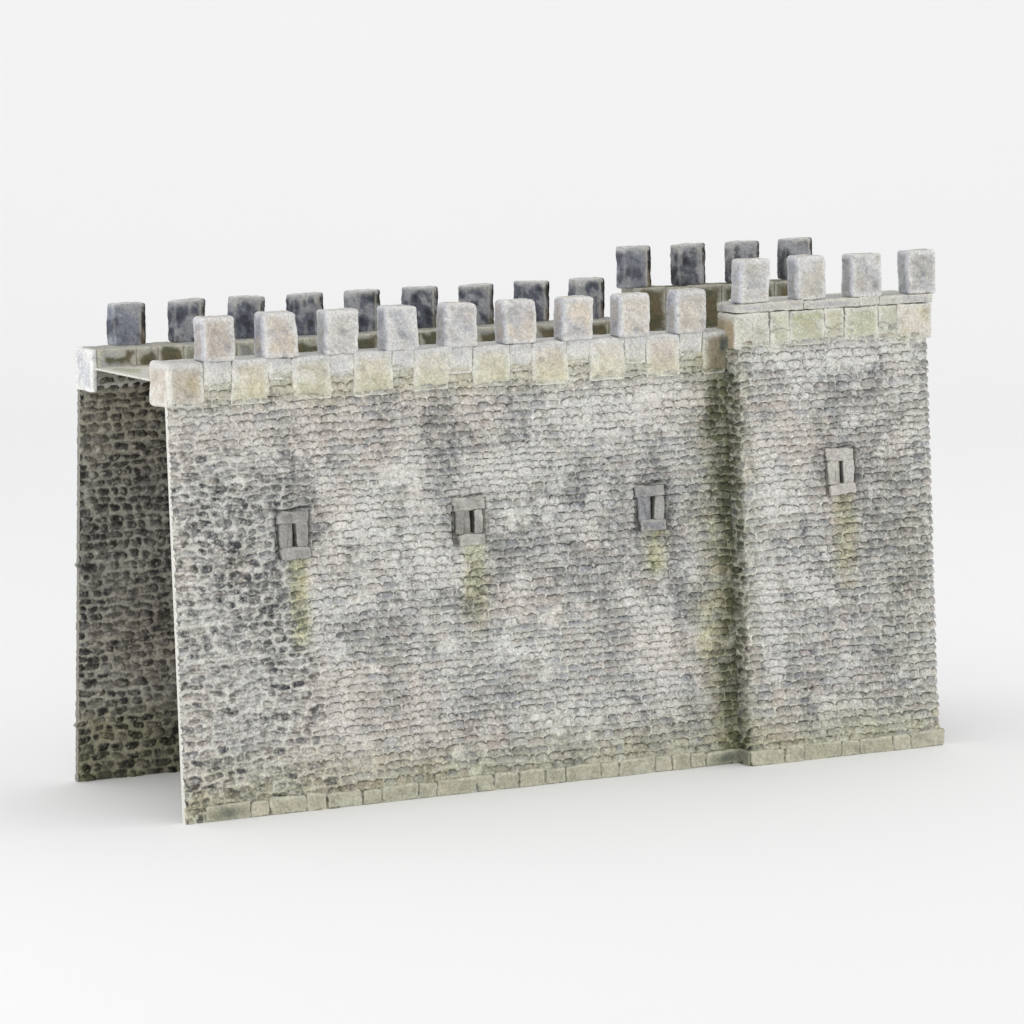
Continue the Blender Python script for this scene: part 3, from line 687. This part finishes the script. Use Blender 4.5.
def tower_parapet():
    acc = Acc(); rng = np.random.default_rng(980)
    y0 = -TD - .03; zc = 8.345
    xs = [L1 - .0, 12.02, 12.44, 13.20, 13.64, 14.38, 14.82, 15.585]
    for j in range(7):
        wide = j % 2 == 0
        a, b_ = xs[j], xs[j + 1]
        z0 = 7.68 + rng.uniform(-.03, .02)
        b = (a + .003 - (0 if j else .05), b_ - .003, y0 + (0 if wide else .008), .34 if j else .24, z0, zc - .004)
        c = [S(196, 195, 176), S(196, 196, 168), S(190, 190, 154), S(194, 192, 160), S(188, 190, 152), S(196, 196, 172), S(204, 194, 168)][j]
        def st(P, N, b, C, j=j, wide=wide):
            f = ss(.2, .8, -N[..., 1]); z = P[..., 2]
            if not wide:
                cr = np.exp(-((z - 8.0 - .03 * np.sin(P[..., 0] * 14)) / .014) ** 2) * f
                C = C * (1 - .45 * cr)[..., None]
            C = mix(C, C * np.array([.95, .97, .80]), f * .4 * ss(.4, .6, n3(P + j, 3, 5)))
            if j == 0:
                sd = ss(.4, .9, -N[..., 0])
                C = mix(C, np.broadcast_to(S(158, 140, 106), C.shape) * (.7 + .6 * n3(P, 8, 4))[..., None], sd * ss(8.28, 8.15, z) * ss(y0 + .02, y0 + .12, P[..., 1] + .04 * (n3(P, 9, 3) - .5)) * .9)
                mm = sd * ss(7.98, 7.84, z) * ss(.0, -.12, P[..., 1] * 0 - .15) * ss(-.22, -.12, P[..., 1])
                C = mix(C, np.broadcast_to(S(86, 98, 90), C.shape), np.clip(mm, 0, .85))
            pale = ss(7.90, 7.74, z + .15 * (n3(P + j, 3, 8, 3) - .5)) * f
            return mix(C, np.broadcast_to(S(208, 206, 196), C.shape), pale * .6)
        rbox(acc, b, .016 if j else .04, .0155, block_fn(c, edge=S(206, 205, 194), rnd=980 + j * 2, edge_w=.06, gray=.35, stain_shade=st, amp=.03, blotch=c * .86, ragged=.05), wobble(990 + j, b, .02))
    p = acc.build('parapet', M_BLOCK, root, 'raised front parapet of the tower with a coping band and four merlons')
    # thin coping band
    acc = Acc(); cx = [L1 - .047, 12.75, 13.98, 14.42, 15.60]
    for j in range(4):
        b = (cx[j] + .002, cx[j + 1] - .002, y0 + .010, .36 if j else .24, zc, TH - .003 * (j % 2))
        def st(P, N, b, C):
            g = np.exp(-((P[..., 2] - zc) / .018) ** 2) * ss(.35, .55, n3(P, 4, 3, 2))
            return C * (1 - .5 * g)[..., None]
        rbox(acc, b, .014, .0155, block_fn(S(190, 188, 176), edge=S(200, 198, 186), rnd=1000 + j, edge_w=.04, stain_shade=st, amp=.03, blotch=S(176, 177, 178)), wobble(1010 + j, b, .01))
    rbox(acc, (LT + .5, RT, .30, PT, ZW - .05, TH - .012), .03, .05, block_fn(S(190, 190, 182), rnd=57))
    acc.build('coping', M_BLOCK, p)
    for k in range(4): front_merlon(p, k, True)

def tower_back_parapet():
    acc = Acc(); rng = np.random.default_rng(1040)
    y0 = 3.765 - .10; x = L1 + .22; j = 0
    while x < L2 - .1:
        w = [.70, .52, .74, .5][j % 4]
        b = (x + .003, min(x + w, L2 - .02) - .003, y0 + rng.uniform(-.005, .01), y0 + .5, ZW - .03, TH - .01 - .012 * (j % 2))
        rbox(acc, b, .03, .0185, block_fn(S(150, 148, 130), edge=S(168, 166, 150), rnd=1040 + j, edge_w=.04, stain_shade=mossy(j + 5, .95), amp=.014, blotch=S(110, 108, 90)), wobble(1050 + j, b, .01))
        x += w; j += 1
    b = (L1 + .25, L2 - .05, y0 + .06, y0 + .45, 8.0, TH - .03)
    rbox(acc, b, .03, .0185, block_fn(S(112, 110, 90), edge=S(168, 167, 155), rnd=1060, edge_w=.035, amp=.022, blotch=S(84, 84, 70)))
    p = acc.build('parapet', M_BLOCK, root, 'raised back parapet of the tower with mossy inner face and four dark merlons')
    for k in range(4): back_merlon(p, k, True)
tower_parapet(); tower_back_parapet()

# ---- wall walk -------------------------------------------------------------------
acc = Acc()
def walkcol(P, N, b):
    c = np.broadcast_to(S(196, 194, 184), P.shape) * (.75 + .5 * n3(P, 3, 4, 4))[..., None]
    g = fbm(P[..., 0] * 3, P[..., 1] * 2, 71, 3)
    c = mix(c, c * np.array([.75, .76, .6]), ss(.5, .7, g))
    u = (P[..., 0] + .5 * np.floor(P[..., 1] / .55)) / .8
    jt = np.exp(-((u - np.round(u)) * .8 / .012) ** 2) + np.exp(-((P[..., 1] / .55 - np.round(P[..., 1] / .55)) * .55 / .012) ** 2)
    c = c * (1 - .3 * np.clip(jt, 0, 1))[..., None]
    return .006 * (n3(P, 5, 6, 3) - .5) - .006 * np.clip(jt, 0, 1), c
rbox(acc, (.0, RT, PT - .05, DEP - PT + .03, ZW - .04, ZW), .008, .025, walkcol)
rbox(acc, (L1 + .1, RT, DEP - PT + .035, 3.80, ZW - .04, ZW - .004), .008, .04, walkcol)
acc.build('wall_walk', M_BLOCK, root, 'pale flagged walkway between the two parapets')

# ================================================================= setting
gm = bpy.data.materials.new('studio_white'); gm.use_nodes = True
nt = gm.node_tree; bs = nt.nodes['Principled BSDF']
nz = nt.nodes.new('ShaderNodeTexNoise'); nz.inputs['Scale'].default_value = .12
tc = nt.nodes.new('ShaderNodeTexCoord'); nt.links.new(tc.outputs['Object'], nz.inputs['Vector'])
rp = nt.nodes.new('ShaderNodeValToRGB')
rp.color_ramp.elements[0].color = (.895, .897, .897, 1); rp.color_ramp.elements[1].color = (.905, .907, .907, 1)
nt.links.new(nz.outputs['Fac'], rp.inputs[0]); nt.links.new(rp.outputs[0], bs.inputs['Base Color'])
bs.inputs['Roughness'].default_value = .9; bs.inputs['Specular IOR Level'].default_value = .1
# seamless sweep: flat floor that curls up into a backdrop, turned to face the camera
prof = [(-140, 0)]
for y in np.linspace(-138, 60, 100): prof.append((y, 0))
for a in np.linspace(0, 90, 30)[1:]: prof.append((60 + 60 * math.sin(math.radians(a)), 60 - 60 * math.cos(math.radians(a))))
prof.append((120, 90))
prof = np.array(prof); xs = np.linspace(-200, 200, 21)
me = bpy.data.meshes.new('studio_floor')
vs = []; fs = []
for y, z in prof:
    for x in xs: vs.append((x, y, z))
nx = len(xs)
for i in range(len(prof) - 1):
    for j in range(nx - 1):
        a = i * nx + j; fs.append((a, a + 1, a + nx + 1, a + nx))
me.from_pydata(vs, [], fs); me.materials.append(gm)
for p in me.polygons: p.use_smooth = True
fl = bpy.data.objects.new('ground', me); COL.objects.link(fl)
fl.rotation_euler = (0, 0, -0.505); fl.location = (6, 2, 0)
fl['kind'] = 'structure'; fl['label'] = 'seamless white studio floor curving up behind the wall'

# world: even white studio light
w = bpy.data.worlds.new('World'); scene.world = w; w.use_nodes = True
w.node_tree.nodes['Background'].inputs[0].default_value = (1, 1, 1, 1)
w.node_tree.nodes['Background'].inputs[1].default_value = .94

def area(name, loc, target, size, power, col=(1, 1, 1)):
    l = bpy.data.lights.new(name, 'AREA'); l.shape = 'DISK'; l.size = size; l.energy = power; l.color = col
    o = bpy.data.objects.new(name, l); COL.objects.link(o); o.location = loc
    o.rotation_euler = (Vector(target) - Vector(loc)).to_track_quat('-Z', 'Y').to_euler()
    return o
area('softbox', (-100, -230, 48), (8, 10, 14), 60, 66000, (1, .995, .985))
area('left_fill', (-48, 2, 12), (2, 2, 1), 26, 8000, (1, 1, 1))  # added fill light shining into the open left end
area('right_fill', (60, -20, 16), (16, 0, 1), 30, 3800, (1, 1, 1))  # added weak fill light, lifts the ground shadow on the right

# camera
cam = bpy.data.cameras.new('camera'); co = bpy.data.objects.new('camera', cam); COL.objects.link(co)
R = Vector((0.87461705, -0.48475444, -0.00762561)); U = Vector((0.06944631, 0.10970062, 0.99153567)); F = Vector((0.47981479, 0.86774357, -0.12961044))
m = Matrix.Identity(4)
for i in range(3):
    m[i][0] = R[i]; m[i][1] = U[i]; m[i][2] = -F[i]
m[0][3], m[1][3], m[2][3] = -33.8978696, -73.59176106, 15.94211805
co.matrix_world = m
cam.sensor_width = 36; cam.lens = 36 * 4.5939; cam.clip_start = .5; cam.clip_end = 2000
scene.camera = co

scene.view_settings.view_transform = 'Standard'; scene.view_settings.look = 'None'
scene.view_settings.gamma = 1; scene.view_settings.exposure = 0
scene.cycles.max_bounces = 6; scene.cycles.diffuse_bounces = 4
